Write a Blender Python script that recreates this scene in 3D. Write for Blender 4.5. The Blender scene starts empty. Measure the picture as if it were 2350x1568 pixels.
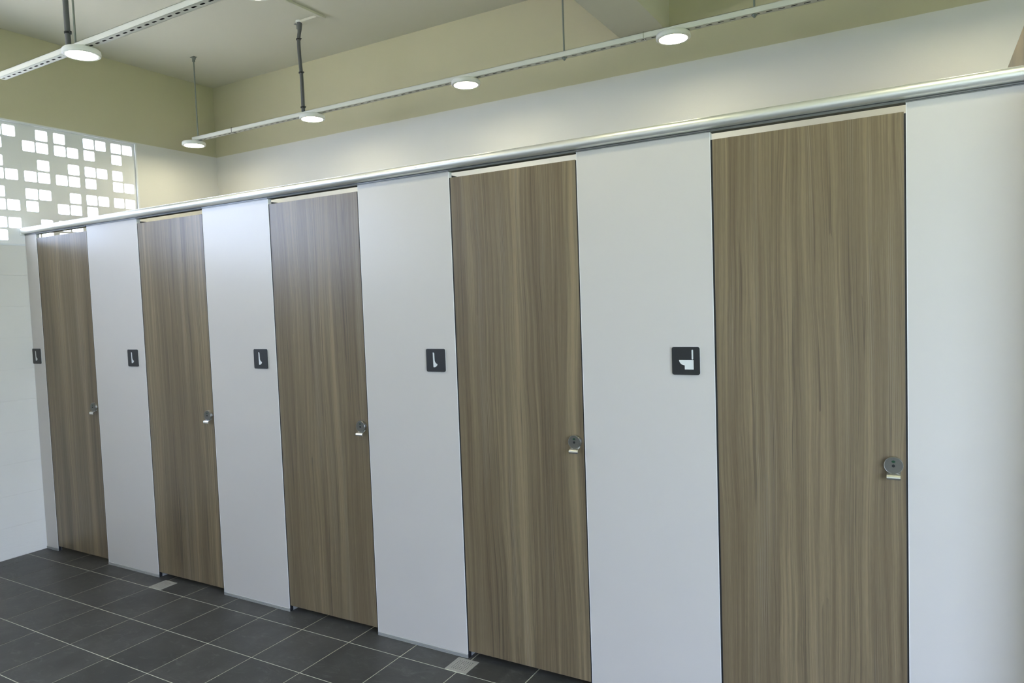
import bpy, bmesh, math, random
from mathutils import Matrix, Vector
random.seed(7)
sc = bpy.context.scene
COL = sc.collection

# ------------------------------------------------------------------ camera
F = 1628.8676
CAM = Vector((5.1137, -2.4836, 1.5312))
a, b, c = -0.0532, 0.0361, 0.5246
Rz = Matrix.Rotation(c, 3, 'Z'); Rx = Matrix.Rotation(a, 3, 'X'); Ry = Matrix.Rotation(b, 3, 'Y')
RW = Rz @ Rx @ Ry                                   # columns: right, forward, up
cam = bpy.data.cameras.new('camera'); co = bpy.data.objects.new('camera', cam); COL.objects.link(co)
cam.sensor_width = 36; cam.lens = F / 2350 * 36; cam.clip_start = 0.05
M = Matrix((( RW[0][0], RW[0][2], -RW[0][1], CAM[0]), (RW[1][0], RW[1][2], -RW[1][1], CAM[1]),
            (RW[2][0], RW[2][2], -RW[2][1], CAM[2]), (0, 0, 0, 1)))
co.matrix_world = M
sc.camera = co

# ------------------------------------------------------------------ daylight
world = bpy.data.worlds.new('world'); sc.world = world; world.use_nodes = True
bg = world.node_tree.nodes['Background']
SKY = 12.3
bg.inputs[0].default_value = (0.58, 0.715, 1.0, 1); bg.inputs[1].default_value = SKY
LAMP = 73.0
LAMP_COL = (1.0, 0.93, 0.63)

def portal(name, loc, rot, sx, sy):
    l = bpy.data.lights.new(name, 'AREA'); l.shape = 'RECTANGLE'; l.size = sx; l.size_y = sy
    l.cycles.is_portal = True
    o = bpy.data.objects.new(name, l); COL.objects.link(o); o.location = loc; o.rotation_euler = rot
portal('daylight_entrance', (7.37, -2.3, 1.3), (0, math.pi/2, 0), 2.6, 2.2)
portal('daylight_added_opening', (-0.21, -2.35, 2.43), (0, -math.pi/2, 0), 0.8, 2.5)
portal('daylight_lattice', (-0.21, 0.1, 2.43), (0, -math.pi/2, 0), 0.8, 1.4)

sun = bpy.data.lights.new('sun', 'SUN'); sun.energy = 60; sun.angle = 0.009; sun.color = (1.0, 0.97, 0.97)
so = bpy.data.objects.new('sun', sun); COL.objects.link(so)
so.rotation_euler = Vector((0.25, 0.20, 1.0)).to_track_quat('Z', 'Y').to_euler()

vs = sc.view_settings
vs.view_transform = 'Standard'; vs.look = 'None'; vs.gamma = 1; vs.use_curve_mapping = False
vs.exposure = 0.2

# ------------------------------------------------------------------ materials
def mat(name, col, rough=0.5, metal=0.0, spec=0.5, emit=None, es=0, coat=0, coat_rough=0.1):
    m = bpy.data.materials.new(name); m.use_nodes = True
    p = m.node_tree.nodes['Principled BSDF']
    p.inputs['Base Color'].default_value = (*col, 1); p.inputs['Roughness'].default_value = rough
    p.inputs['Metallic'].default_value = metal; p.inputs['Specular IOR Level'].default_value = spec
    p.inputs['Coat Weight'].default_value = coat; p.inputs['Coat Roughness'].default_value = coat_rough
    if emit:
        p.inputs['Emission Color'].default_value = (*emit, 1); p.inputs['Emission Strength'].default_value = es
    return m
class N:
    def __init__(s, m): s.t = m.node_tree; s.p = s.t.nodes['Principled BSDF']
    def n(s, kind, **kw):
        x = s.t.nodes.new(kind)
        for k, v in kw.items(): setattr(x, k, v)
        return x
    def l(s, a, b): s.t.links.new(a, b)
    def math(s, op, a, b=None, c=None, clamp=False):
        x = s.n('ShaderNodeMath', operation=op); x.use_clamp = clamp
        for i, v in enumerate((a, b, c)):
            if v is None: continue
            if isinstance(v, (int, float)): x.inputs[i].default_value = v
            else: s.l(v, x.inputs[i])
        return x.outputs[0]
    def noise(s, vec, scale, detail=2, rough=0.5, dist=0):
        x = s.n('ShaderNodeTexNoise'); x.inputs['Scale'].default_value = scale; x.inputs['Detail'].default_value = detail
        x.inputs['Roughness'].default_value = rough; x.inputs['Distortion'].default_value = dist
        s.l(vec, x.inputs['Vector']); return x.outputs['Fac']
    def mapv(s, vec, sc_, loc=(0, 0, 0)):
        x = s.n('ShaderNodeMapping'); x.inputs['Scale'].default_value = sc_; x.inputs['Location'].default_value = loc
        s.l(vec, x.inputs['Vector']); return x.outputs[0]
    def mix(s, f, a, b, blend='MIX'):
        x = s.n('ShaderNodeMix', data_type='RGBA', blend_type=blend)
        if isinstance(f, (int, float)): x.inputs[0].default_value = f
        else: s.l(f, x.inputs[0])
        for i, v in ((6, a), (7, b)):
            if isinstance(v, tuple): x.inputs[i].default_value = (*v, 1)
            else: s.l(v, x.inputs[i])
        return x.outputs[2]
    def bump(s, h, strength=0.2, dist=0.002):
        x = s.n('ShaderNodeBump'); x.inputs['Strength'].default_value = strength; x.inputs['Distance'].default_value = dist
        s.l(h, x.inputs['Height']); s.l(x.outputs[0], s.p.inputs['Normal'])
    def ramp(s, f, stops):
        x = s.n('ShaderNodeValToRGB'); s.l(f, x.inputs[0]); e = x.color_ramp.elements
        while len(e) < len(stops): e.new(0.5)
        for k, (p, cc) in zip(e, stops): k.position = p; k.color = (*cc, 1)
        return x.outputs[0]

# two coats of paint on the walls: cream above the 2.84 m line, white below
CREAM = (0.62, 0.585, 0.41); WHITE = (0.80, 0.785, 0.745)
def wall_paint(name, plaster=False, two=True):
    m = mat(name, WHITE, 0.75, spec=0.25); k = N(m)
    geo = k.n('ShaderNodeNewGeometry').outputs['Position']
    sep = k.n('ShaderNodeSeparateXYZ'); k.l(geo, sep.inputs[0])
    n1 = k.noise(geo, 2.2, 3); tone = k.math('MULTIPLY_ADD', n1, 0.06, 0.97)
    if two:
        edge = k.math('MULTIPLY_ADD', k.noise(geo, 9, 2), 0.004, 2.840)
        f = k.math('GREATER_THAN', sep.outputs['Z'], edge)
        col = k.mix(f, WHITE, CREAM)
    else:
        col = k.mix(0.0, WHITE, WHITE)
    x = k.n('ShaderNodeVectorMath', operation='SCALE'); k.l(col, x.inputs[0]); k.l(tone, x.inputs['Scale'])
    k.l(x.outputs[0], k.p.inputs['Base Color'])
    h = k.noise(geo, 140, 3)
    if plaster:
        low = k.math('SUBTRACT', 0.42, sep.outputs['Z'], clamp=True)
        rg = k.noise(k.mapv(geo, (1, 5, 26)), 1.6, 5, 0.7)
        h = k.math('ADD', k.math('MULTIPLY', h, 0.25), k.math('MULTIPLY', k.math('MULTIPLY', rg, low), 16))
    k.bump(h, 0.25, 0.0015)
    return m
m_wall = wall_paint('painted_plaster'); m_block = wall_paint('painted_block', True)
m_cream = mat('cream_ceiling_paint', (0.68, 0.665, 0.57), 0.8, spec=0.2)
_k = N(m_cream); _g = _k.n('ShaderNodeNewGeometry').outputs['Position']
_t = _k.noise(_g, 1.3, 3)
_k.l(_k.mix(_t, (0.70, 0.68, 0.57), (0.75, 0.73, 0.62)), _k.p.inputs['Base Color']); _k.bump(_k.noise(_g, 120, 3), 0.2, 0.001)

m_panel = mat('pale_laminate', (0.70, 0.70, 0.70), 0.32, spec=0.5)
_k = N(m_panel); _g = _k.n('ShaderNodeNewGeometry').outputs['Position']
_k.l(_k.mix(_k.noise(_g, 3, 3), (0.540, 0.512, 0.488), (0.562, 0.534, 0.510)), _k.p.inputs['Base Color'])
_k.bump(_k.noise(_g, 900, 1), 0.05, 0.0003)
m_edge = mat('white_edge_trim', (0.80, 0.80, 0.80), 0.3)
m_black = mat('black_rubber', (0.006, 0.006, 0.007), 0.6)
m_alu = mat('satin_aluminium', (0.88, 0.88, 0.85), 0.4, 0.8)
_k = N(m_alu); _g = _k.n('ShaderNodeNewGeometry').outputs['Position']
_k.l(_k.math('MULTIPLY_ADD', _k.noise(_k.mapv(_g, (2, 300, 300)), 1, 2), 0.10, 0.33), _k.p.inputs['Roughness'])
m_base = mat('grey_aluminium_base', (0.36, 0.36, 0.35), 0.5, 0.25)
m_lip = mat('shade_darkened_aluminium', (0.24, 0.24, 0.235), 0.45, 0.6)  # rail lip darkened in its colour to read as a shaded underside
m_chan_shade = mat('painted_channel_shade', (0.12, 0.12, 0.108), 0.6)
m_steel = mat('stainless_steel', (0.85, 0.84, 0.80), 0.25, 1.0)
m_disc = mat('brushed_lock_steel', (0.42, 0.42, 0.40), 0.3, 1.0)
m_face = mat('dark_lock_face', (0.13, 0.126, 0.112), 0.4, 0.5)
m_drain = mat('drain_steel', (0.36, 0.35, 0.315), 0.6, 0.3)
m_hole = mat('painted_recess_dark', (0.008, 0.008, 0.008), 0.7)  # near-black colour standing in for the dark inside holes and slots
m_green = mat('green_indicator', (0.002, 0.040, 0.014), 0.4)
m_sign = mat('matt_black_plate', (0.014, 0.015, 0.017), 0.45)
m_pict = mat('silver_pictogram', (0.72, 0.74, 0.74), 0.4, 0.2)
m_track = mat('white_track_paint', (0.72, 0.72, 0.64), 0.45)
m_lamp = mat('white_lamp_plastic', (0.85, 0.85, 0.80), 0.4)
m_glow = mat('lit_diffuser', (1, 1, 1), 0.5, emit=LAMP_COL, es=LAMP)
m_pipe = mat('grey_pvc', (0.10, 0.105, 0.11), 0.45)
m_rod = mat('galvanised_rod', (0.24, 0.27, 0.25), 0.45, 0.6)
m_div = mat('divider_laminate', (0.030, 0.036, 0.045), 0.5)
m_grout = mat('pale_grout', (0.60, 0.61, 0.51), 0.9, spec=0.1)
m_vent = mat('lattice_paint', (0.90, 0.90, 0.89), 0.7, spec=0.2)
m_leaf = mat('sunlit_leaves', (0.16, 0.34, 0.05), 0.6)
m_bark = mat('tree_bark', (0.18, 0.13, 0.08), 0.9)
m_ground = mat('outdoor_paving', (0.48, 0.46, 0.42), 0.9)

def wood_mat(name='wood_grain_laminate'):
    m = mat(name, (0.2, 0.17, 0.12), 0.34, spec=0.45); k = N(m)
    tc = k.n('ShaderNodeTexCoord').outputs['Object']
    rnd = k.n('ShaderNodeObjectInfo').outputs['Random']
    cmb = k.n('ShaderNodeCombineXYZ'); k.l(k.math('MULTIPLY', rnd, 37.0), cmb.inputs[0]); k.l(k.math('MULTIPLY', rnd, 11.0), cmb.inputs[2])
    va = k.n('ShaderNodeVectorMath', operation='ADD'); k.l(tc, va.inputs[0]); k.l(cmb.outputs[0], va.inputs[1]); v = va.outputs[0]
    # gentle sideways wander of the grain
    w1 = k.noise(k.mapv(v, (5, 1, 0.9)), 1, 2); w2 = k.noise(k.mapv(v, (22, 1, 3.2)), 1, 1)
    off = k.math('ADD', k.math('MULTIPLY', w1, 0.060), k.math('MULTIPLY', w2, 0.010))
    sep = k.n('ShaderNodeSeparateXYZ'); k.l(v, sep.inputs[0])
    cb = k.n('ShaderNodeCombineXYZ'); k.l(k.math('ADD', sep.outputs[0], off), cb.inputs[0]); k.l(sep.outputs[2], cb.inputs[2]); g = cb.outputs[0]
    broad = k.noise(k.mapv(g, (17, 1, 0.22)), 1, 3, 0.55)
    mid = k.noise(k.mapv(g, (75, 1, 0.55)), 1, 3, 0.6)
    fine = k.noise(k.mapv(g, (330, 1, 2.0)), 1, 2, 0.6)
    fib = k.noise(k.mapv(v, (900, 1, 26)), 1, 1, 0.5)
    t = k.math('MULTIPLY', broad, 0.50)
    t = k.math('MULTIPLY_ADD', mid, 0.34, t)
    t = k.math('MULTIPLY_ADD', fine, 0.34, t)
    t = k.math('MULTIPLY_ADD', fib, 0.12, t)
    base = k.ramp(k.math('SUBTRACT', t, 0.08), [(0.38, (0.082, 0.063, 0.038)), (0.49, (0.136, 0.103, 0.062)), (0.58, (0.168, 0.132, 0.080)), (0.70, (0.250, 0.198, 0.118))])
    hue = k.noise(k.mapv(g, (34, 1, 0.3), (3, 0, 5)), 1, 2)
    base = k.mix(k.math('MULTIPLY', hue, 0.55), base, k.mix(1.0, base, (0.93, 0.86, 0.83), 'MULTIPLY'))
    # narrow darker pore lines and bundles of pale lines
    ln = k.noise(k.mapv(g, (58, 1, 0.30), (9, 0, 2)), 1, 1)
    dark = k.math('SUBTRACT', 1.0, k.math('MULTIPLY', k.math('ABSOLUTE', k.math('SUBTRACT', ln, 0.50)), 55), clamp=True)
    patch = k.math('GREATER_THAN', k.noise(k.mapv(g, (14, 1, 0.8), (1, 0, 8)), 1, 1), 0.50)
    base = k.mix(k.math('MULTIPLY', k.math('MULTIPLY', dark, patch), 0.5), base, (0.045, 0.034, 0.026))
    wv = k.math('SINE', k.math('MULTIPLY', k.math('ADD', sep.outputs[0], k.math('MULTIPLY', off, 1.35)), 1150))
    pm = k.math('MULTIPLY', k.math('SUBTRACT', k.noise(k.mapv(g, (20, 1, 0.55), (5, 0, 1)), 1, 1), 0.56, clamp=True), 7, clamp=True)
    pale = k.math('MULTIPLY', k.math('MULTIPLY', k.math('SUBTRACT', wv, 0.1, clamp=True), pm), 0.75)
    base = k.mix(pale, base, (0.29, 0.255, 0.19))
    k.l(base, k.p.inputs['Base Color'])
    k.bump(fine, 0.06, 0.0004)
    return m
m_wood = wood_mat()

def tile_mat():
    m = mat('charcoal_tile', (0.04, 0.04, 0.04), 0.42, spec=0.4); k = N(m)
    g = k.n('ShaderNodeNewGeometry').outputs['Position']
    rnd = k.n('ShaderNodeObjectInfo').outputs['Random']
    n = k.noise(g, 5, 6, 0.62, 0.6); n2 = k.noise(g, 42, 4, 0.65); sp = k.noise(g, 260, 1)
    t = k.math('MULTIPLY_ADD', n, 0.6, k.math('MULTIPLY', n2, 0.4))
    col = k.ramp(t, [(0.36, (0.037, 0.036, 0.034)), (0.52, (0.054, 0.053, 0.050)), (0.68, (0.083, 0.081, 0.077))])
    # pale dried smears
    sm = k.noise(k.mapv(g, (9, 15, 1)), 1, 6, 0.75, 1.8)
    f = k.math('MULTIPLY', k.math('SUBTRACT', sm, 0.545, clamp=True), 3.4, clamp=True)
    col = k.mix(f, col, (0.13, 0.128, 0.122))
    tone = k.math('MULTIPLY_ADD', rnd, 0.22, 0.89)
    x = k.n('ShaderNodeVectorMath', operation='SCALE'); k.l(col, x.inputs[0]); k.l(tone, x.inputs['Scale'])
    k.l(x.outputs[0], k.p.inputs['Base Color'])
    k.l(k.math('MULTIPLY_ADD', n2, 0.22, 0.33), k.p.inputs['Roughness'])
    k.bump(k.math('ADD', n2, k.math('MULTIPLY', sp, 0.3)), 0.18, 0.001)
    return m
m_tile = tile_mat()

# ------------------------------------------------------------------ mesh helpers
def box(bm, x0, x1, y0, y1, z0, z1, bevel=0, seg=2):
    r = bmesh.ops.create_cube(bm, size=1, matrix=Matrix.Translation(((x0+x1)/2, (y0+y1)/2, (z0+z1)/2)) @ Matrix.Diagonal((x1-x0, y1-y0, z1-z0, 1)))
    if bevel:
        es = list({e for v in r['verts'] for e in v.link_edges})
        bmesh.ops.bevel(bm, geom=es, offset=bevel, segments=seg, affect='EDGES', profile=0.5)
def cyl(bm, p0, p1, r0, r1=None, n=24, caps=True):
    p0, p1 = Vector(p0), Vector(p1); d = p1-p0
    m = Matrix.Translation((p0+p1)/2) @ d.to_track_quat('Z', 'Y').to_matrix().to_4x4()
    return bmesh.ops.create_cone(bm, cap_ends=caps, segments=n, radius1=r0, radius2=r0 if r1 is None else r1, depth=d.length, matrix=m)
def lathe(bm, prof, cx, cy, n=48):
    rings = []
    for r, z in prof:
        rings.append([bm.verts.new((cx+r*math.cos(2*math.pi*i/n), cy+r*math.sin(2*math.pi*i/n), z)) for i in range(n)] if r > 1e-6 else [bm.verts.new((cx, cy, z))])
    for A, B in zip(rings, rings[1:]):
        for i in range(n):
            j = (i+1) % n
            if len(A) == 1 and len(B) == 1: continue
            if len(A) == 1: bm.faces.new((A[0], B[j], B[i]))
            elif len(B) == 1: bm.faces.new((A[i], A[j], B[0]))
            else: bm.faces.new((A[i], A[j], B[j], B[i]))
def extrude_x(bm, prof, x0, x1, closed=True):       # prof: (y, z)
    A = [bm.verts.new((x0, y, z)) for y, z in prof]; B = [bm.verts.new((x1, y, z)) for y, z in prof]
    n = len(prof)
    for i in range(n if closed else n-1):
        j = (i+1) % n; bm.faces.new((A[i], A[j], B[j], B[i]))
    if closed: bm.faces.new(A[::-1]); bm.faces.new(B)
def plate_y(bm, pts, y0, y1):                        # pts (x,z) outline, extruded along y
    A = [bm.verts.new((x, y0, z)) for x, z in pts]; B = [bm.verts.new((x, y1, z)) for x, z in pts]
    n = len(pts)
    for i in range(n): j = (i+1) % n; bm.faces.new((A[i], A[j], B[j], B[i]))
    bm.faces.new(A[::-1]); bm.faces.new(B)
def plate_z(bm, pts, z0, z1):
    A = [bm.verts.new((x, y, z0)) for x, y in pts]; B = [bm.verts.new((x, y, z1)) for x, y in pts]
    n = len(pts)
    for i in range(n): j = (i+1) % n; bm.faces.new((A[i], A[j], B[j], B[i]))
    bm.faces.new(A[::-1]); bm.faces.new(B)
def tube(bm, pts, r, n=16):
    pts = [Vector(p) for p in pts]; rings = []; side = None
    for i, p in enumerate(pts):
        d = (pts[min(i+1, len(pts)-1)] - pts[max(i-1, 0)]).normalized()
        if side is None: side = d.orthogonal().normalized()
        side = (side - d*side.dot(d)).normalized(); up = d.cross(side)      # parallel transport, no twist
        rr = r[i] if isinstance(r, (list, tuple)) else r
        rings.append([bm.verts.new(p + side*rr*math.cos(2*math.pi*k/n) + up*rr*math.sin(2*math.pi*k/n)) for k in range(n)])
    for A, B in zip(rings, rings[1:]):
        for k in range(n): bm.faces.new((A[k], A[(k+1) % n], B[(k+1) % n], B[k]))
    bm.faces.new(rings[0][::-1]); bm.faces.new(rings[-1])
def smooth_path(pts, sub=6):
    P = [Vector(p) for p in pts]; out = []
    for i in range(len(P)-1):
        p0, p1, p2, p3 = P[max(i-1, 0)], P[i], P[i+1], P[min(i+2, len(P)-1)]
        for s in range(sub):
            t = s/sub
            out.append(0.5*((2*p1)+(p2-p0)*t+(2*p0-5*p1+4*p2-p3)*t*t+(3*p1-p0-3*p2+p3)*t**3))
    return out+[P[-1]]
def obj(name, bm, m, parent=None, smooth=False, loc=None):
    bmesh.ops.recalc_face_normals(bm, faces=bm.faces)
    me = bpy.data.meshes.new(name)
    if loc is not None: bmesh.ops.translate(bm, verts=bm.verts, vec=-Vector(loc))
    bm.to_mesh(me); bm.free()
    me.materials.append(m)
    if smooth:
        for p in me.polygons: p.use_smooth = True
        me.set_sharp_from_angle(angle=math.radians(38))
    o = bpy.data.objects.new(name, me); COL.objects.link(o)
    if loc is not None: o.location = loc
    if parent is not None:
        o.parent = parent
        base = parent.location.copy(); q = parent.parent
        while q is not None: base += q.location; q = q.parent
        o.location = -base if loc is None else Vector(loc)-base
    return o
def mk(fn):
    bm = bmesh.new(); fn(bm); return bm
def boxobj(name, dims, m, parent=None, bevel=0, loc=None):
    bm = bmesh.new(); box(bm, *dims, bevel=bevel); return obj(name, bm, m, parent, loc=loc)
def struct(o): o['kind'] = 'structure'; return o
def thing(name, loc, label, cat, group=None):
    o = bpy.data.objects.new(name, None); o.empty_display_size = 0.05; COL.objects.link(o); o.location = loc
    tag(o, label, cat, group); return o
def tag(o, label, cat, group=None):
    o['label'] = label; o['category'] = cat; o['kind'] = 'thing'
    if group: o['group'] = group
    return o
def dup(root, shift):
    r = root.copy(); COL.objects.link(r); r.location = root.location + Vector(shift)
    for ch in list(root.children):
        cc = ch.copy(); COL.objects.link(cc); cc.parent = r
        for g in ch.children:
            d = g.copy(); COL.objects.link(d); d.parent = cc
    return r

# ------------------------------------------------------------------ setting: room shell
D = 1.523; HC = 3.414; XR = 7.2; YF = -3.8
PITCH = 0.1985; WT = 2.830; WB = WT-4*PITCH; WR = 0.806; NC = 7; WL = WR-NC*PITCH
YT = [-0.1203-0.2993*i for i in range(-5, 13)]       # joint lines parallel to the cubicles
XT = [0.1199+0.3*k for k in range(-1, 24)]
floor = struct(boxobj('floor', (-0.2, XR+0.15, YF-0.15, D+0.1, -0.12, -0.0012), m_grout))
drains = [(3.3575, 3.4635, -0.1165, -0.0105), (1.3030, 1.4090, -0.1165, -0.0105)]
def proj(p):
    q = RW.transposed() @ (Vector(p)-CAM)
    if q.y < 0.05: return None
    return 1175+F*q.x/q.y, 784-F*q.z/q.y
G = 0.0024
full_tile = None; rest = bmesh.new(); nt = 0
for i in range(len(YT)-1):
    y1, y0 = YT[i], YT[i+1]
    y1c, y0c = min(y1-G, D), max(y0+G, YF)
    if y1c-y0c < 0.01: continue
    for k in range(len(XT)-1):
        x0, x1 = max(XT[k]+G, 0.0), min(XT[k+1]-G, XR)
        if x1-x0 < 0.01: continue
        pts = [(x0, y0c), (x1, y0c), (x1, y1c), (x0, y1c)]
        cut = False
        for (a0, a1, b0, b1) in drains:
            if abs(y0c-b0) < 0.02 and x1 > a0 and x0 < a1:
                cut = True; m_ = 0.001
                if x1 < a1: pts = [(x0, y0c), (a0-m_, y0c), (a0-m_, b1+m_), (x1, b1+m_), (x1, y1c), (x0, y1c)]
                else: pts = [(a1+m_, y0c), (x1, y0c), (x1, y1c), (x0, y1c), (x0, b1+m_), (a1+m_, b1+m_)]
        vis = False
        for sx in (x0, (x0+x1)/2, x1):
            for sy in (y0c, (y0c+y1c)/2, y1c):
                q = proj((sx, sy, 0))
                if q and -60 < q[0] < 2410 and -60 < q[1] < 1640 and sy < 0.30: vis = True
        if not vis:
            plate_z(rest, pts, -0.006, 0.0); continue
        cx, cy = (x0+x1)/2, (y0c+y1c)/2
        if not cut and abs(x1-x0-0.2956) < 1e-4 and abs(y1c-y0c-0.2949) < 2e-4:
            if full_tile is None:
                t = boxobj('tile', (x0, x1, y0c, y1c, -0.006, 0), m_tile, floor, loc=(cx, cy, 0)); full_tile = t.data
            else:
                t = bpy.data.objects.new('tile', full_tile); COL.objects.link(t); t.parent = floor; t.location = (cx, cy, 0)
        else:
            bm = bmesh.new(); plate_z(bm, pts, -0.006, 0); t = obj('tile', bm, m_tile, floor, loc=(cx, cy, 0))
        nt += 1
o = obj('far_tiles', rest, m_tile, floor); o['kind'] = 'stuff'

# left wall: painted blocks below, plaster around the lattice window
wl = bmesh.new()
WS0, WS1, WSB = -3.6, -1.10, WB-0.001  # unseen open side window, added to let more daylight in
box(wl, -0.19, -0.0035, YF-0.15, D+0.1, -0.12, WSB)
box(wl, -0.19, -0.0035, WS1, D+0.1, WSB, WB); box(wl, -0.19, -0.0035, YF-0.15, WS0, WSB, WB)
box(wl, -0.19, 0, YF-0.15, D+0.1, WT, HC)
box(wl, -0.19, 0, WR, D+0.1, WB, WT)
box(wl, -0.19, 0, WS1, WL, WB, WT); box(wl, -0.19, 0, YF-0.15, WS0, WB, WT)
wall_left = struct(obj('wall_left', wl, m_wall))
course = WB/10
shared = {}
for r in range(10):
    z0, z1 = r*course+0.0017, (r+1)*course-0.0017
    if r == 0: z0 = 0.0
    edges = [YF] + [yy for yy in [(-3.55+0.4*j-(0.2 if r % 2 and j < 9 else 0)) for j in range(14)] if YF+0.1 < yy < D-0.05] + [D]
    for e0, e1 in zip(edges, edges[1:]):
        if False: continue
        w = e1-e0-0.002; h = z1-z0; key = (round(w, 4), round(h, 4))
        loc = Vector((0, (e0+e1)/2, z0))
        if key not in shared:
            t = boxobj('wall_block', (-0.0034, 0.0, e0+0.001, e1-0.001, z0, z1), m_block, wall_left, bevel=0.0006, loc=loc); shared[key] = t.data
        else:
            t = bpy.data.objects.new('wall_block', shared[key]); COL.objects.link(t); t.parent = wall_left; t.location = loc

window_1 = struct(bpy.data.objects.new('window_1', None)); COL.objects.link(window_1)
# each lattice block carries a 2x2 grid of square cells, some of them blind
# order UL, UR, LL, LR as the camera sees them (left = smaller y)
PAT = [[(1,1,1,0),(1,1,1,0),(1,0,1,1),(0,1,1,1),(1,1,1,0)],
       [(1,0,1,1),(1,1,1,0),(0,1,1,1),(0,1,1,1),(1,0,1,1)],
       [(1,1,0,1),(1,1,1,0),(0,1,1,1),(1,1,1,0),(1,0,1,1)],
       [(1,0,1,1),(0,1,1,1),(1,1,1,0),(0,1,1,1),(1,1,1,0)]]
def cell_holes(bm, y0, z0, pat):
    # front-plane grid of the block with recessed or open cells; block spans PITCH
    p = PITCH-0.0006; y0 += 0.0003; z0 += 0.0003
    hw, hh = 0.0375, 0.0345
    cys = [0.056, 0.1405]; czs = [0.0575, 0.1405]        # cell centres from the y0 / z0 corner
    ys = [0, cys[0]-hw, cys[0]+hw, cys[1]-hw, cys[1]+hw, p]; zs = [0, czs[0]-hh, czs[0]+hh, czs[1]-hh, czs[1]+hh, p]
    xf, xb = -0.012, -0.040
    op = {(0, 1): pat[0], (1, 1): pat[1], (0, 0): pat[2], (1, 0): pat[3]}
    for i in range(5):
        for j in range(5):
            if i % 2 and j % 2 and op[((i-1)//2, (j-1)//2)]:
                A = [(y0+ys[i], z0+zs[j]), (y0+ys[i+1], z0+zs[j]), (y0+ys[i+1], z0+zs[j+1]), (y0+ys[i], z0+zs[j+1])]
                r_ = 0.007; ring = []
                cyy, czz = (A[0][0]+A[1][0])/2, (A[0][1]+A[2][1])/2
                out = []
                for (sy, sz) in ((-1, -1), (1, -1), (1, 1), (-1, 1)):
                    ccy, ccz = cyy+sy*(hw-r_), czz+sz*(hh-r_)
                    st = {(-1, -1): 180, (1, -1): 270, (1, 1): 0, (-1, 1): 90}[(sy, sz)]
                    arc = [(ccy+r_*math.cos(math.radians(st+30*q)), ccz+r_*math.sin(math.radians(st+30*q))) for q in range(4)]
                    corner = (cyy+sy*hw, czz+sz*hh)
                    for x in (xf, xb):                        # small webs that round the corner
                        vs_ = [bm.verts.new((x, *corner))]+[bm.verts.new((x, *q)) for q in arc]
                        for q in range(3): bm.faces.new((vs_[0], vs_[q+1], vs_[q+2]))
                    out += arc
                n = len(out)
                Fv = [bm.verts.new((xf, *q)) for q in out]; Bv = [bm.verts.new((xb, *q)) for q in out]
                for q in range(n): bm.faces.new((Fv[q], Fv[(q+1) % n], Bv[(q+1) % n], Bv[q]))
            else:
                for x in (xf, xb):
                    bm.faces.new([bm.verts.new((x, y0+yy, z0+zz)) for yy, zz in ((ys[i], zs[j]), (ys[i+1], zs[j]), (ys[i+1], zs[j+1]), (ys[i], zs[j+1]))])
    for (q0, q1) in (((0, 0), (p, 0)), ((p, 0), (p, p)), ((p, p), (0, p)), ((0, p), (0, 0))):
        bm.faces.new([bm.verts.new(v) for v in ((xf, y0+q0[0], z0+q0[1]), (xf, y0+q1[0], z0+q1[1]), (xb, y0+q1[0], z0+q1[1]), (xb, y0+q0[0], z0+q0[1]))])
for r in range(4):
    for cidx in range(NC):
        pat = PAT[r][cidx] if cidx < 5 else (1,1,1,1)
        y0 = WR-(cidx+1)*PITCH; z0 = WT-(r+1)*PITCH
        bm = bmesh.new(); cell_holes(bm, y0, z0, pat)
        obj('lattice_block', bm, m_vent, window_1, loc=(0, y0, z0))
bm = bmesh.new()
for q in range(1, 4): box(bm, -0.038, -0.0123, WL, WR, WT-q*PITCH-0.0004, WT-q*PITCH+0.0004)
for q in range(1, NC): box(bm, -0.038, -0.0123, WR-q*PITCH-0.0004, WR-q*PITCH+0.0004, WB, WT)
obj('mortar_joint', bm, m_vent, window_1)
bm = bmesh.new()
box(bm, -0.011, 0.004, WR-0.003, WR+0.009, WB-0.006, WT+0.008, 0.001)
box(bm, -0.010, 0.0035, WL-0.009, WR-0.0032, WT-0.003, WT+0.008, 0.001)
box(bm, -0.010, 0.0035, WL-0.009, WR-0.0032, WB-0.010, WB+0.002, 0.001)
obj('window_frame', bm, mat('white_window_trim', (0.84, 0.86, 0.88), 0.5), window_1)

wall_back = struct(boxobj('wall_back', (-0.19, XR+0.15, D, D+0.12, -0.12, HC), m_wall))
bm = bmesh.new(); box(bm, -0.19, XR+0.15, YF-0.15, YF, -0.12, HC); wall_front = struct(obj('wall_front', bm, m_wall))
bm = bmesh.new()
box(bm, XR, XR+0.15, YF, -3.4, -0.12, HC); box(bm, XR, XR+0.15, -1.2, D, -0.12, HC); box(bm, XR, XR+0.15, -3.4, -1.2, 2.6, HC)
wall_right = struct(obj('wall_right', bm, m_wall))
ceiling = struct(boxobj('ceiling', (-0.19, XR+0.15, YF-0.15, D+0.12, HC, HC+0.15), m_cream))
beam = struct(boxobj('trim_1', (3.633, 3.892, YF, D, 3.017, HC+0.01), m_cream))
added_wall_return = struct(boxobj('added_wall_return', (5.47, 5.72, -0.17, 0.02, -0.01, 2.088), m_wall))  # unseen block, added to cast the soft shadow edge on the end panel
ground = struct(boxobj('ground', (-30, 7.3, -30, 30, -0.4, -0.13), m_ground))
added_dark_ground = struct(boxobj('added_dark_ground', (7.3, 40, -30, 30, -0.4, -0.13), mat('dark_ground_green', (0.07, 0.10, 0.04), 0.95, spec=0.1)))  # unseen ground, added dark to cut warm bounce through the entrance

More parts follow.
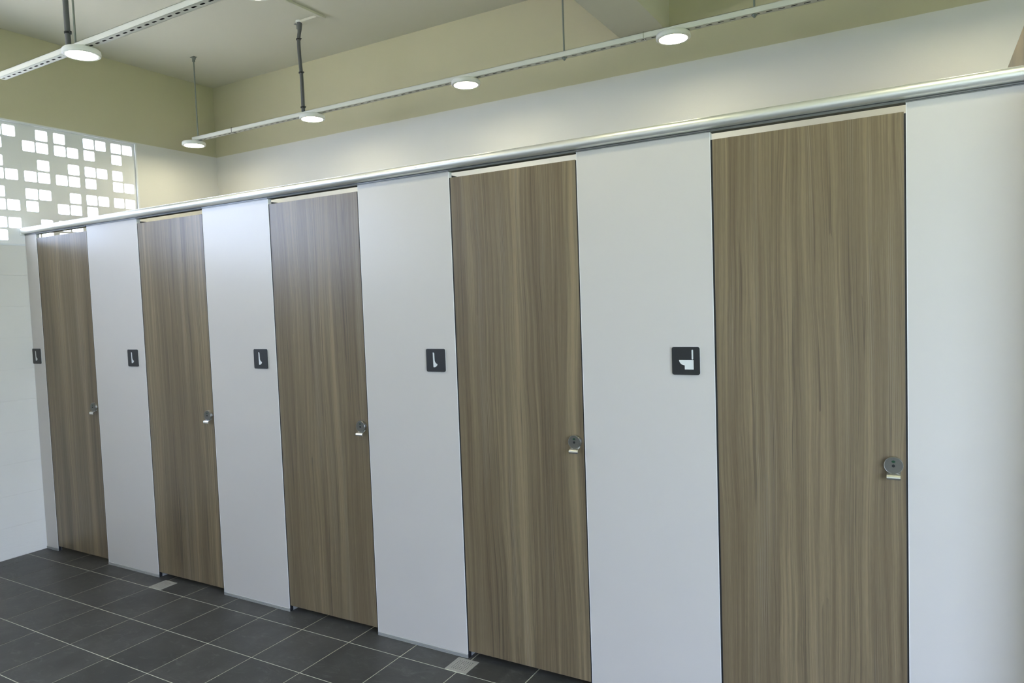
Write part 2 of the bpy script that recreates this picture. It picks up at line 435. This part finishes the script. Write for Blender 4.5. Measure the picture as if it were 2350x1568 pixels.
# ------------------------------------------------------------------ cubicle front
E = [0.1402, 0.7175, 1.2231, 1.8029, 2.3077, 2.8943, 3.3993, 3.9854, 4.4887, 5.0747]
panels = [(0.002, E[0]), (E[1], E[2]), (E[3], E[4]), (E[5], E[6]), (E[7], E[8]), (E[9], 5.47), (5.72, XR)]
PL = ['narrow pale grey laminate strip panel between the left wall and the first wood door',
      'pale grey cubicle panel between the first and second wood doors from the left wall',
      'pale grey cubicle panel between the second and third wood doors from the left wall',
      'pale grey cubicle panel between the third and fourth wood doors from the left wall',
      'pale bluish grey cubicle panel carrying the sitting toilet sign',
      'pale bluish grey cubicle panel at the right edge of the photo, without a sign',
      'wide pale grey cubicle panel beyond the added wall return by the entrance']
for (x0, x1), lab in zip(panels, PL):
    t = thing('cubicle_partition', ((x0+x1)/2, 0.01, 0), lab, 'panel')
    boxobj('board', (x0+0.0020, x1-0.0020, 0.0, 0.02, 0.017, 2.0932), m_panel, t)
    boxobj('edge_trim', (x0, x0+0.0020, -0.0006, 0.0206, 0.017, 2.0932), m_edge, t)
    boxobj('edge_trim', (x1-0.0020, x1, -0.0006, 0.0206, 0.017, 2.0932), m_edge, t)
    bm = bmesh.new()
    prof = [(0.022, 0.0), (-0.0030, 0.0), (-0.0030, 0.0035), (-0.0012, 0.0040), (-0.0012, 0.0055), (-0.0030, 0.0060), (-0.0030, 0.0090),
            (-0.0012, 0.0095), (-0.0012, 0.0110), (-0.0030, 0.0115), (-0.0030, 0.0150), (-0.0008, 0.0170), (0.022, 0.0170)]
    extrude_x(bm, prof, x0, x1); obj('base_channel', bm, m_base, t)

# head rail: rounded aluminium cap over the panels
def rail_profile():
    pts = [(0.020, 2.1030), (-0.010, 2.1030)]
    for q in range(15):
        t = math.radians(-66+q*154/14)
        pts.append((-0.009-0.0205*math.cos(t), 2.1230+0.0200*math.sin(t)))
    pts += [(-0.006, 2.1435), (-0.006, 2.1452), (0.036, 2.1452), (0.042, 2.140), (0.046, 2.125), (0.042, 2.108), (0.036, 2.1030)]
    return pts
def lip_profile():
    return [(0.028, 2.0930), (-0.0035, 2.0930), (-0.0035, 2.0940), (-0.0005, 2.0944), (-0.0005, 2.0962), (-0.0050, 2.0968), (-0.0050, 2.0990),
            (-0.0010, 2.0996), (-0.0010, 2.1014), (-0.0080, 2.1022), (-0.0080, 2.1029), (0.028, 2.1029)]
rail = thing('head_rail', (2.8, 0.01, 2.0925), 'long rounded satin aluminium rail capping the whole row of cubicles', 'rail')
xs = [0.004, 2.97, 5.9, XR]
for s0, s1 in zip(xs, xs[1:]):
    bm = bmesh.new(); extrude_x(bm, rail_profile(), s0, s1-0.0008); obj('rail_section', bm, m_alu, rail, smooth=True)
    bm = bmesh.new(); extrude_x(bm, lip_profile(), s0, s1-0.0008); obj('grooved_lip', bm, m_lip, rail)
bm = bmesh.new()
box(bm, -0.0002+0.0002, 0.006, -0.028, 0.040, 2.094, 2.143, 0.0028, 3); obj('end_cap', bm, m_alu, rail, smooth=True)

for k in range(5):                                   # dark boxes painted as the shade in the rail's open underside over each door
    boxobj('channel_shade_strip', (E[2*k]+0.0005, E[2*k+1]-0.0005, -0.0062, 0.028, 2.0926, 2.1000), m_chan_shade, rail)

# doors
DL = ['wood-grain cubicle door nearest the left wall, lattice window glare on its top',
      'wood-grain cubicle door, second from the left wall',
      'wood-grain cubicle door, third from the left wall, in the middle of the row',
      'wood-grain cubicle door, fourth from the left wall, beside the square floor drain',
      'wood-grain cubicle door, the widest one in the photo, right of the sitting toilet sign']
def make_door(x0, x1, lab):
    cx = (x0+x1)/2
    t = thing('cubicle_door', (cx, 0.01, 0.03), lab, 'door', 'wood-grain cubicle doors')
    boxobj('leaf', (x0+0.0065, x1-0.0055, 0.0006, 0.0206, 0.033, 2.067), m_wood, t, bevel=0.0006, loc=(cx, 0.01, 0.033))
    boxobj('gasket', (x0+0.0002, x0+0.0063, 0.0012, 0.017, 0.002, 2.067), m_black, t)
    boxobj('gasket', (x1-0.0053, x1-0.0002, 0.0010, 0.017, 0.002, 2.062), m_black, t)
    lx, lz = x1-0.039, 0.987
    bm = bmesh.new()
    bm2 = bmesh.new()
    lathe(bm2, [(0, 0.0), (0.0262, 0.0), (0.0262, 0.004), (0.0252, 0.006), (0.0255, 0.011), (0.0266, 0.0122), (0.0268, 0.0136), (0.0262, 0.0144), (0.0256, 0.0141), (0, 0.0142)], 0, 0, 40)
    bmesh.ops.transform(bm2, matrix=Matrix.Translation((lx, 0.0006, lz)) @ Matrix.Rotation(math.pi/2, 4, 'X'), verts=bm2.verts)
    bm.free()
    lock = obj('lock_plate', bm2, m_disc, t, smooth=True, loc=(lx, 0, lz))
    lock['label'] = 'round steel lock plate'
    bm = bmesh.new(); bmesh.ops.create_cone(bm, cap_ends=True, segments=40, radius1=0.0255, radius2=0.0255, depth=0.0006,
        matrix=Matrix.Translation((lx, -0.0138, lz)) @ Matrix.Rotation(math.pi/2, 4, 'X'))
    fc = obj('lock_face', bm, m_face, lock, loc=(lx, 0, lz)); fc['label'] = 'dark grey lock face'
    bm = bmesh.new(); bmesh.ops.create_cone(bm, cap_ends=True, segments=20, radius1=0.0054, radius2=0.0054, depth=0.0008,
        matrix=Matrix.Translation((lx-0.0005, -0.0143, lz+0.0122)) @ Matrix.Diagonal((1, 1, 0.68, 1)) @ Matrix.Rotation(math.pi/2, 4, 'X'))
    i = obj('indicator', bm, m_green, lock, loc=(lx, 0, lz)); i['label'] = 'green vacant indicator'
    bm = bmesh.new(); bmesh.ops.create_cone(bm, cap_ends=True, segments=16, radius1=0.0046, radius2=0.0046, depth=0.0008,
        matrix=Matrix.Translation((lx-0.0005, -0.0143, lz-0.0010)) @ Matrix.Rotation(math.pi/2, 4, 'X'))
    obj('keyhole', bm, m_hole, lock, loc=(lx, 0, lz))
    # curved pull below the disc
    bm = bmesh.new()
    path = [(-0.0006, lz-0.0205), (-0.0030, lz-0.0225), (-0.0080, lz-0.0245), (-0.0150, lz-0.0265), (-0.0215, lz-0.0290), (-0.0245, lz-0.0315), (-0.0262, lz-0.0350), (-0.0258, lz-0.0390), (-0.0245, lz-0.0420)]
    n = len(path); th = 0.0018; prof = []
    nor = []
    for q in range(n):
        p0 = path[max(q-1, 0)]; p1 = path[min(q+1, n-1)]
        dx, dz = p1[0]-p0[0], p1[1]-p0[1]; L = math.hypot(dx, dz); nor.append((-dz/L, dx/L))
    prof = [(p[0]+nn[0]*th/2, p[1]+nn[1]*th/2) for p, nn in zip(path, nor)] + [(p[0]-nn[0]*th/2, p[1]-nn[1]*th/2) for p, nn in zip(path[::-1], nor[::-1])]
    extrude_x(bm, prof, lx-0.0190, lx+0.0190)
    h = obj('door_pull', bm, m_steel, t, smooth=True); h['label'] = 'curved bright steel pull'
    for s in (-1, 1):
        bm = bmesh.new(); cyl(bm, (lx+s*0.0145, 0.0006, lz-0.0205), (lx+s*0.0145, -0.0035, lz-0.0205), 0.0026, 0.0020, 12)
        obj('pull_rivet', bm, m_steel, t, smooth=True)
    return t
for k in range(5): make_door(E[2*k], E[2*k+1], DL[k])

# signs
def rounded(x0, x1, z0, z1, r, n=6):
    out = []
    for cx, cz, st in ((x1-r, z1-r, 0), (x0+r, z1-r, 90), (x0+r, z0+r, 180), (x1-r, z0+r, 270)):
        for q in range(n+1):
            t = math.radians(st+90*q/n); out.append((cx+r*math.cos(t), cz+r*math.sin(t)))
    return out
def make_sign(xc, zc, kind, lab):
    S = 0.1; x0, z1 = xc-S/2, zc+S/2
    t = thing('toilet_sign', (xc, -0.003, zc), lab, 'sign', 'black toilet signs on the cubicle panels')
    bm = bmesh.new(); plate_y(bm, rounded(x0-0.0008, x0+S+0.0008, z1-S-0.0008, z1+0.0008, 0.0085), -0.0025, -0.0007); obj('backing', bm, m_edge, t)
    bm = bmesh.new(); plate_y(bm, rounded(x0, x0+S, z1-S, z1, 0.008), -0.0055, -0.0025); obj('plate', bm, m_sign, t)
    if kind == 'seat':
        W = lambda x, y: (x0+(x-485)/712*S, z1-(y-410)/725*S)
        bm = bmesh.new(); a0 = W(995, 485); a1 = W(1033, 735); plate_y(bm, rounded(a0[0], a1[0], a1[1], a0[1], 0.0025), -0.0063, -0.0055); obj('pictogram', bm, m_pict, t)
        bm = bmesh.new(); pts = [(670, 747), (1040, 747), (1040, 993), (815, 993), (815, 887), (770, 878), (730, 858), (700, 828), (680, 792)]
        plate_y(bm, [W(*p) for p in pts], -0.0063, -0.0055); obj('pictogram', bm, m_pict, t)
    else:
        W = lambda x, y: (x0+(x-(455+0.025*(y-335)))/680*S, z1-(y-333)/830*S)
        pts = [(705, 466), (728, 466), (746, 482), (756, 512), (766, 740), (776, 790), (798, 832), (828, 862), (856, 876), (868, 893), (860, 925), (838, 956), (806, 982), (768, 996), (738, 996), (726, 990)]
        bm = bmesh.new(); plate_y(bm, [W(*p) for p in pts], -0.0063, -0.0055); obj('pictogram', bm, m_pict, t)
make_sign(0.0525, 1.2985, 'squat', 'black squat toilet sign on the narrow strip panel against the left wall')
make_sign(1.1125, 1.2935, 'squat', 'black squat toilet sign left of the second wood door from the left wall')
make_sign(2.1990, 1.2970, 'squat', 'black squat toilet sign left of the third wood door from the left wall')
make_sign(3.2960, 1.2990, 'squat', 'black squat toilet sign left of the fourth wood door from the left wall')
make_sign(4.3880, 1.3065, 'seat', 'black sign with a sitting toilet pictogram, the largest and rightmost sign')

# dividers inside, their tops show in the gaps above the doors
for x1, lab in ((E[2], 'dark cubicle divider behind the left edge of the second wood door from the left wall'),
                (E[4], 'dark cubicle divider behind the left edge of the third wood door from the left wall'),
                (E[6], 'dark cubicle divider behind the left edge of the fourth wood door from the left wall'),
                (4.26, 'dark cubicle divider hidden behind the panel with the sitting toilet sign')):
    t = thing('cubicle_divider', (x1-0.01, 0.76, 0), lab, 'divider')
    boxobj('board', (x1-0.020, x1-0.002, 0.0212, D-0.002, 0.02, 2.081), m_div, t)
    boxobj('base_channel', (x1-0.023, x1+0.001, 0.0222, D-0.002, 0, 0.02), m_base, t)
t = thing('wood_screen', (5.46, 0.8, 0), 'tall wood-grain screen rising above the rail at the right edge of the photo', 'screen')
boxobj('board', (5.449, 5.469, 0.03, D-0.002, 0.02, 2.5), m_wood, t, bevel=0.0006, loc=(5.459, 0.7, 0.02))
boxobj('base_channel', (5.447, 5.469, 0.03, D-0.002, 0, 0.02), m_base, t)

# ------------------------------------------------------------------ floor drains
def make_drain(x0, x1, y0, y1, lab):
    cx, cy = (x0+x1)/2, (y0+y1)/2; S = x1-x0
    t = thing('floor_drain', (cx, cy, 0), lab, 'drain', 'square steel floor drains')
    bm = bmesh.new(); w = 0.0085
    box(bm, x0, x1, y0, y0+w, -0.001, 0.0012, 0.0004); box(bm, x0, x1, y1-w, y1, -0.001, 0.0012, 0.0004)
    box(bm, x0, x0+w, y0+w, y1-w, -0.001, 0.0012, 0.0004); box(bm, x1-w, x1, y0+w, y1-w, -0.001, 0.0012, 0.0004)
    obj('drain_frame', bm, m_drain, t)
    # grate: 7 x 7 round holes with the middle one left out
    bm = bmesh.new(); gx0, gy0 = x0+w+0.0008, y0+w+0.0008; q = (S-2*w-0.0016); mgn = 0.006; p = (q-2*mgn)/7; r = 0.0029
    zt = 0.0004
    def quad(ax, ay, bx, by): bm.faces.new([bm.verts.new(v) for v in ((ax, ay, zt), (bx, ay, zt), (bx, by, zt), (ax, by, zt))])
    quad(gx0, gy0, gx0+q, gy0+mgn); quad(gx0, gy0+q-mgn, gx0+q, gy0+q); quad(gx0, gy0+mgn, gx0+mgn, gy0+q-mgn); quad(gx0+q-mgn, gy0+mgn, gx0+q, gy0+q-mgn)
    for i in range(7):
        for j in range(7):
            ax, ay = gx0+mgn+i*p, gy0+mgn+j*p
            if i == 3 and j == 3: quad(ax, ay, ax+p, ay+p); continue
            mx, my = ax+p/2, ay+p/2; N_ = 12; ci = []; so = []; cb = []
            for kx in range(N_):
                t_ = 2*math.pi*(kx+0.5)/N_; cc, ss = math.cos(t_), math.sin(t_); s_ = p/2/max(abs(cc), abs(ss))
                ci.append(bm.verts.new((mx+r*cc, my+r*ss, zt))); so.append(bm.verts.new((mx+s_*cc, my+s_*ss, zt))); cb.append(bm.verts.new((mx+r*cc, my+r*ss, zt-0.0012)))
            for kx in range(N_):
                ky = (kx+1) % N_
                bm.faces.new((ci[kx], so[kx], so[ky], ci[ky])); bm.faces.new((ci[kx], ci[ky], cb[ky], cb[kx]))
            for kx in (1, 4, 7, 10):      # fill the cell corners
                pass
            for sx, sy, k0 in ((1, 1, 1), (-1, 1, 4), (-1, -1, 7), (1, -1, 10)):
                v = bm.verts.new((mx+sx*p/2, my+sy*p/2, zt)); bm.faces.new((so[k0-1 if False else k0], so[(k0-1) % N_], v))
    g = obj('drain_grate', bm, m_drain, t)
    boxobj('grate_dark_sheet', (x0+w, x1-w, y0+w, y1-w, -0.0011, -0.0009), m_hole, t)  # thin black sheet painted as the dark below the grate holes
make_drain(*drains[0], 'square steel floor drain beside the fourth wood door, at the bottom of the photo')
make_drain(*drains[1], 'smaller looking square steel floor drain in front of the second wood door')

# ------------------------------------------------------------------ lighting tracks, lamps, rods
SP = 0.0538
def make_track(x0, x1, y, zb, phase, lab):
    t = thing('lighting_track', ((x0+x1)/2, y, zb), lab, 'track')
    w = 0.0205; h = 0.027; sw = 0.0052; sl = 0.0145
    bm = bmesh.new()
    def quad(ax, ay, bx, by): bm.faces.new([bm.verts.new(v) for v in ((ax, ay, zb), (bx, ay, zb), (bx, by, zb), (ax, by, zb))])
    quad(x0, y-w, x1, y-sw); quad(x0, y+sw, x1, y+w)
    k = math.ceil((x0-phase)/SP); cur = x0
    while phase+k*SP+sl < x1:
        cx = phase+k*SP
        if cx-sl > cur: quad(cur, y-sw, cx-sl, y+sw)
        # half-round slot ends
        for s in (-1, 1):
            ex = cx+s*sl
            for sy in (-1, 1):
                vs_ = [bm.verts.new((ex, y+sy*sw, zb))]+[bm.verts.new((ex-s*sw*(1-math.cos(math.radians(a_))), y+sy*sw*math.sin(math.radians(a_)), zb)) for a_ in (0, 30, 60, 90)]
                for q in range(3):
                    try: bm.faces.new((vs_[0], vs_[q+1], vs_[q+2]))
                    except ValueError: pass
        cur = cx+sl; k += 1
    quad(cur, y-sw, x1, y+sw)
    box(bm, x0, x1, y-w, y-w+0.0018, zb, zb+h); box(bm, x0, x1, y+w-0.0018, y+w, zb, zb+h)
    box(bm, x0, x1, y-w, y-w+0.007, zb+h-0.0015, zb+h); box(bm, x0, x1, y+w-0.007, y+w, zb+h-0.0015, zb+h)
    obj('channel', bm, m_track, t)
    bm = bmesh.new(); box(bm, x0+0.002, x1-0.002, y-w+0.002, y+w-0.002, zb+0.006, zb+0.012); obj('slot_shade_strip', bm, m_hole, t)  # black strip painted as the shade seen through the slots
    return t
ZT = 2.811; YA, YB = -0.502, 0.970
trkB = make_track(0.47, 7.0, YB, ZT, 3.5525, 'white slotted steel track hung closer to the back wall, carrying four visible lamps')
trkA = make_track(0.915, 7.0, YA, ZT, 0.9375, 'white slotted steel track hung nearer the camera, at the upper left of the photo')
def make_lamp(x, y, lab, first=None, group='round flat lamps on the tracks'):
    if first is not None:
        r = dup(first, Vector((x, y, ZT))-first.location); tag(r, lab, 'lamp', group); return r
    t = thing('ceiling_lamp', (x, y, ZT), lab, 'lamp', group)
    bm = bmesh.new()
    lathe(bm, [(0, ZT-0.0005), (0.060, ZT-0.0005), (0.076, ZT-0.003), (0.081, ZT-0.008), (0.0825, ZT-0.020), (0.0815, ZT-0.0275), (0.0775, ZT-0.0305), (0.0675, ZT-0.0300), (0.0670, ZT-0.020), (0, ZT-0.020)], x, y, 64)
    obj('housing', bm, m_lamp, t, smooth=True, loc=(x, y, ZT))
    bm = bmesh.new(); lathe(bm, [(0, ZT-0.0305), (0.045, ZT-0.0303), (0.062, ZT-0.0300), (0.0666, ZT-0.0292), (0.0666, ZT-0.022), (0, ZT-0.022)], x, y, 64)
    obj('diffuser', bm, m_glow, t, smooth=True, loc=(x, y, ZT))
    return t
LB = [0.462, 1.668, 2.873, 4.078]
lb = ['round lit lamp at the left end of the back track, by the lattice window',
      'round lit lamp below the bent grey conduit on the back track',
      'third round lit lamp of the back track from its left end',
      'round lit lamp of the back track below the ceiling beam']
L0 = make_lamp(LB[0], YB, lb[0])
for x, l in zip(LB[1:], lb[1:]): make_lamp(x, YB, l, L0)
make_lamp(1.664, YA, 'round lit lamp at the upper left, on the near track below a straight grey conduit', L0)
make_lamp(2.860, YA, 'round lit lamp cut by the top edge of the photo', L0)
for x, y, l in ((5.283, YB, 'fifth round lit lamp of the back track from its left end'), (6.488, YB, 'round lit lamp of the back track nearest the entrance wall'),
             (4.065, YA, 'third round lit lamp of the near track from its left end'), (5.27, YA, 'fourth round lit lamp of the near track from its left end'),
             (6.475, YA, 'round lit lamp of the near track nearest the entrance wall')):
    make_lamp(x, y, l, L0, 'round lamps outside the photo')

def make_rod(x, y, lab, ztop=HC, group='threaded hanger rods', aw=0.022):
    t = thing('hanger_rod', (x, y, ztop), lab, 'rod', group)
    bm = bmesh.new(); cyl(bm, (x, y, ZT-0.014), (x, y, ztop-0.001), 0.0047, n=12); obj('rod', bm, m_rod, t, smooth=True)
    bm = bmesh.new(); cyl(bm, (x, y, ZT-0.001), (x, y, ZT-0.009), 0.0098, n=6); cyl(bm, (x, y, ZT-0.0002), (x, y, ZT-0.0018), 0.0135, n=20); obj('nut', bm, m_rod, t)
    bm = bmesh.new()
    box(bm, x-min(aw, 0.022), x+aw, y-0.014, y+0.014, ztop-0.004, ztop-0.0002, 0.0008)
    cyl(bm, (x, y, ztop-0.004), (x, y, ztop-0.034), 0.0105, n=12); box(bm, x-0.003, x+0.022, y-0.003, y+0.003, ztop-0.022, ztop-0.004)
    obj('ceiling_anchor', bm, m_rod, t)
    return t
make_rod(0.514, YB, 'thin steel rod hanging beside the lamp nearest the lattice window')
make_rod(1.581, YB, 'thin steel rod running along the bent grey conduit')
make_rod(3.4945, YB, 'thin steel rod between the third and fourth lamps of the back track')
make_rod(4.457, YB, 'thin steel rod right of the lamp below the ceiling beam')
make_rod(5.42, YB, 'thin steel rod of the back track beyond the right edge of the photo')
make_rod(1.619, YA, 'thin steel rod beside the straight grey conduit at the upper left', aw=0.0106)
make_rod(3.2, YA, 'steel rod of the near track above the third wood door', group='hanger rods above the photo')
make_rod(4.8, YA, 'steel rod of the near track above the fifth wood door', group='hanger rods above the photo')

def make_conduit(pts, r, ties, lab, topr=None):
    t = thing('conduit', pts[0], lab, 'conduit')
    P = smooth_path(pts); bm = bmesh.new()
    rr = [r]*len(P)
    if topr:
        for i in range(8): rr[i] = r+(topr-r)*(1-i/8)
    tube(bm, P, rr); obj('pipe', bm, m_pipe, t, smooth=True)
    for z, rad, off in ties:
        q = min(P, key=lambda v: abs(v.z-z))
        bm = bmesh.new(); cyl(bm, (q.x+off[0], q.y+off[1], z-0.004), (q.x+off[0], q.y+off[1], z+0.004), rad, n=20)
        box(bm, q.x+off[0]+rad*0.8, q.x+off[0]+rad+0.010, q.y-0.004, q.y+0.004, z-0.003, z+0.003); obj('cable_tie', bm, m_black, t)
    bm = bmesh.new(); top = P[0]; cyl(bm, (top.x, top.y, HC-0.0002), (top.x, top.y, HC-0.012), 0.024, n=24); obj('collar', bm, m_lamp, t)
    return t
make_conduit([(1.622, 0.945, HC-0.001), (1.620, 0.945, 3.36), (1.607, 0.945, 3.30), (1.607, 0.945, 3.20), (1.615, 0.945, 3.08), (1.617, 0.945, 2.95), (1.616, 0.945, ZT+0.0275)],
             0.0115, [(3.300, 0.0150, (-0.002, 0)), (3.085, 0.0150, (-0.002, 0)), (2.862, 0.0150, (-0.002, 0))],
             'bent dark grey plastic conduit dropping from the ceiling to the back track', 0.018)
make_conduit([(1.588-0.006, YA-0.014, HC-0.001), (1.582, YA-0.014, 3.2), (1.583, YA-0.014, 3.0), (1.583, YA-0.014, ZT+0.0275)], 0.0125, [(2.90, 0.0160, (0.002, 0))],
             'straight dark grey conduit dropping to the near track at the upper left')
t = thing('cable_trunking', (1.8, 0.0, HC), 'slim cream trunking surface-mounted on the ceiling, leading to the bent conduit', 'trunking')
boxobj('trunking_run', (1.787, 1.815, -3.7, 0.985, HC-0.016, HC-0.0002), m_cream, t, bevel=0.002)
boxobj('trunking_run', (1.640, 1.786, 0.932, 0.960, HC-0.016, HC-0.0002), m_cream, t, bevel=0.002)
# ties on the back track
for x in (0.905, 3.935):
    t = thing('cable_clip', (x, YB, ZT), 'thin dark tie wrapped around the back track near the end lamp' if x < 2 else 'metal clip on the back track left of the lamp below the beam', 'clip')
    bm = bmesh.new(); w = 0.0225
    box(bm, x-0.0015, x+0.0015, YB-w, YB-w+0.0018, ZT-0.002, ZT+0.030); box(bm, x-0.0015, x+0.0015, YB+w-0.0018, YB+w, ZT-0.002, ZT+0.030)
    box(bm, x-0.0015, x+0.0015, YB-w, YB+w, ZT-0.002, ZT-0.0005); box(bm, x-0.0015, x+0.0015, YB-w, YB+w, ZT+0.0285, ZT+0.030)
    obj('band', bm, m_black if x < 2 else m_steel, t)

# ------------------------------------------------------------------ greenery beyond the lattice window
def tree(x, y, h, r, lab, n=1500):
    t = thing('tree', (x, y, -0.13), lab, 'tree')
    bm = bmesh.new(); tube(bm, [(x, y, -0.14), (x+0.03, y, h*0.4), (x-0.02, y+0.04, h*0.75)], [0.07, 0.05, 0.02], 8); obj('trunk', bm, m_bark, t, smooth=True)
    bm = bmesh.new()
    for _ in range(n):
        u = Vector((random.gauss(0, 1), random.gauss(0, 1), random.gauss(0, 1))).normalized()*r*random.uniform(0.55, 1)
        c0 = Vector((x, y, h-r))+Vector((u.x, u.y, u.z*0.85)); d = Vector((random.gauss(0, 1), random.gauss(0, 1), random.gauss(0, 0.6))).normalized()*0.06
        e = d.cross(Vector((0.3, 0.2, 1))).normalized()*0.022
        bm.faces.new([bm.verts.new(c0-d), bm.verts.new(c0+e), bm.verts.new(c0+d), bm.verts.new(c0-e)])
    o = obj('foliage', bm, m_leaf, t); o['kind'] = 'stuff'
tree(-3.6, 1.72, 2.56, 0.68, 'leafy green tree glimpsed through the lowest cells of the lattice window')
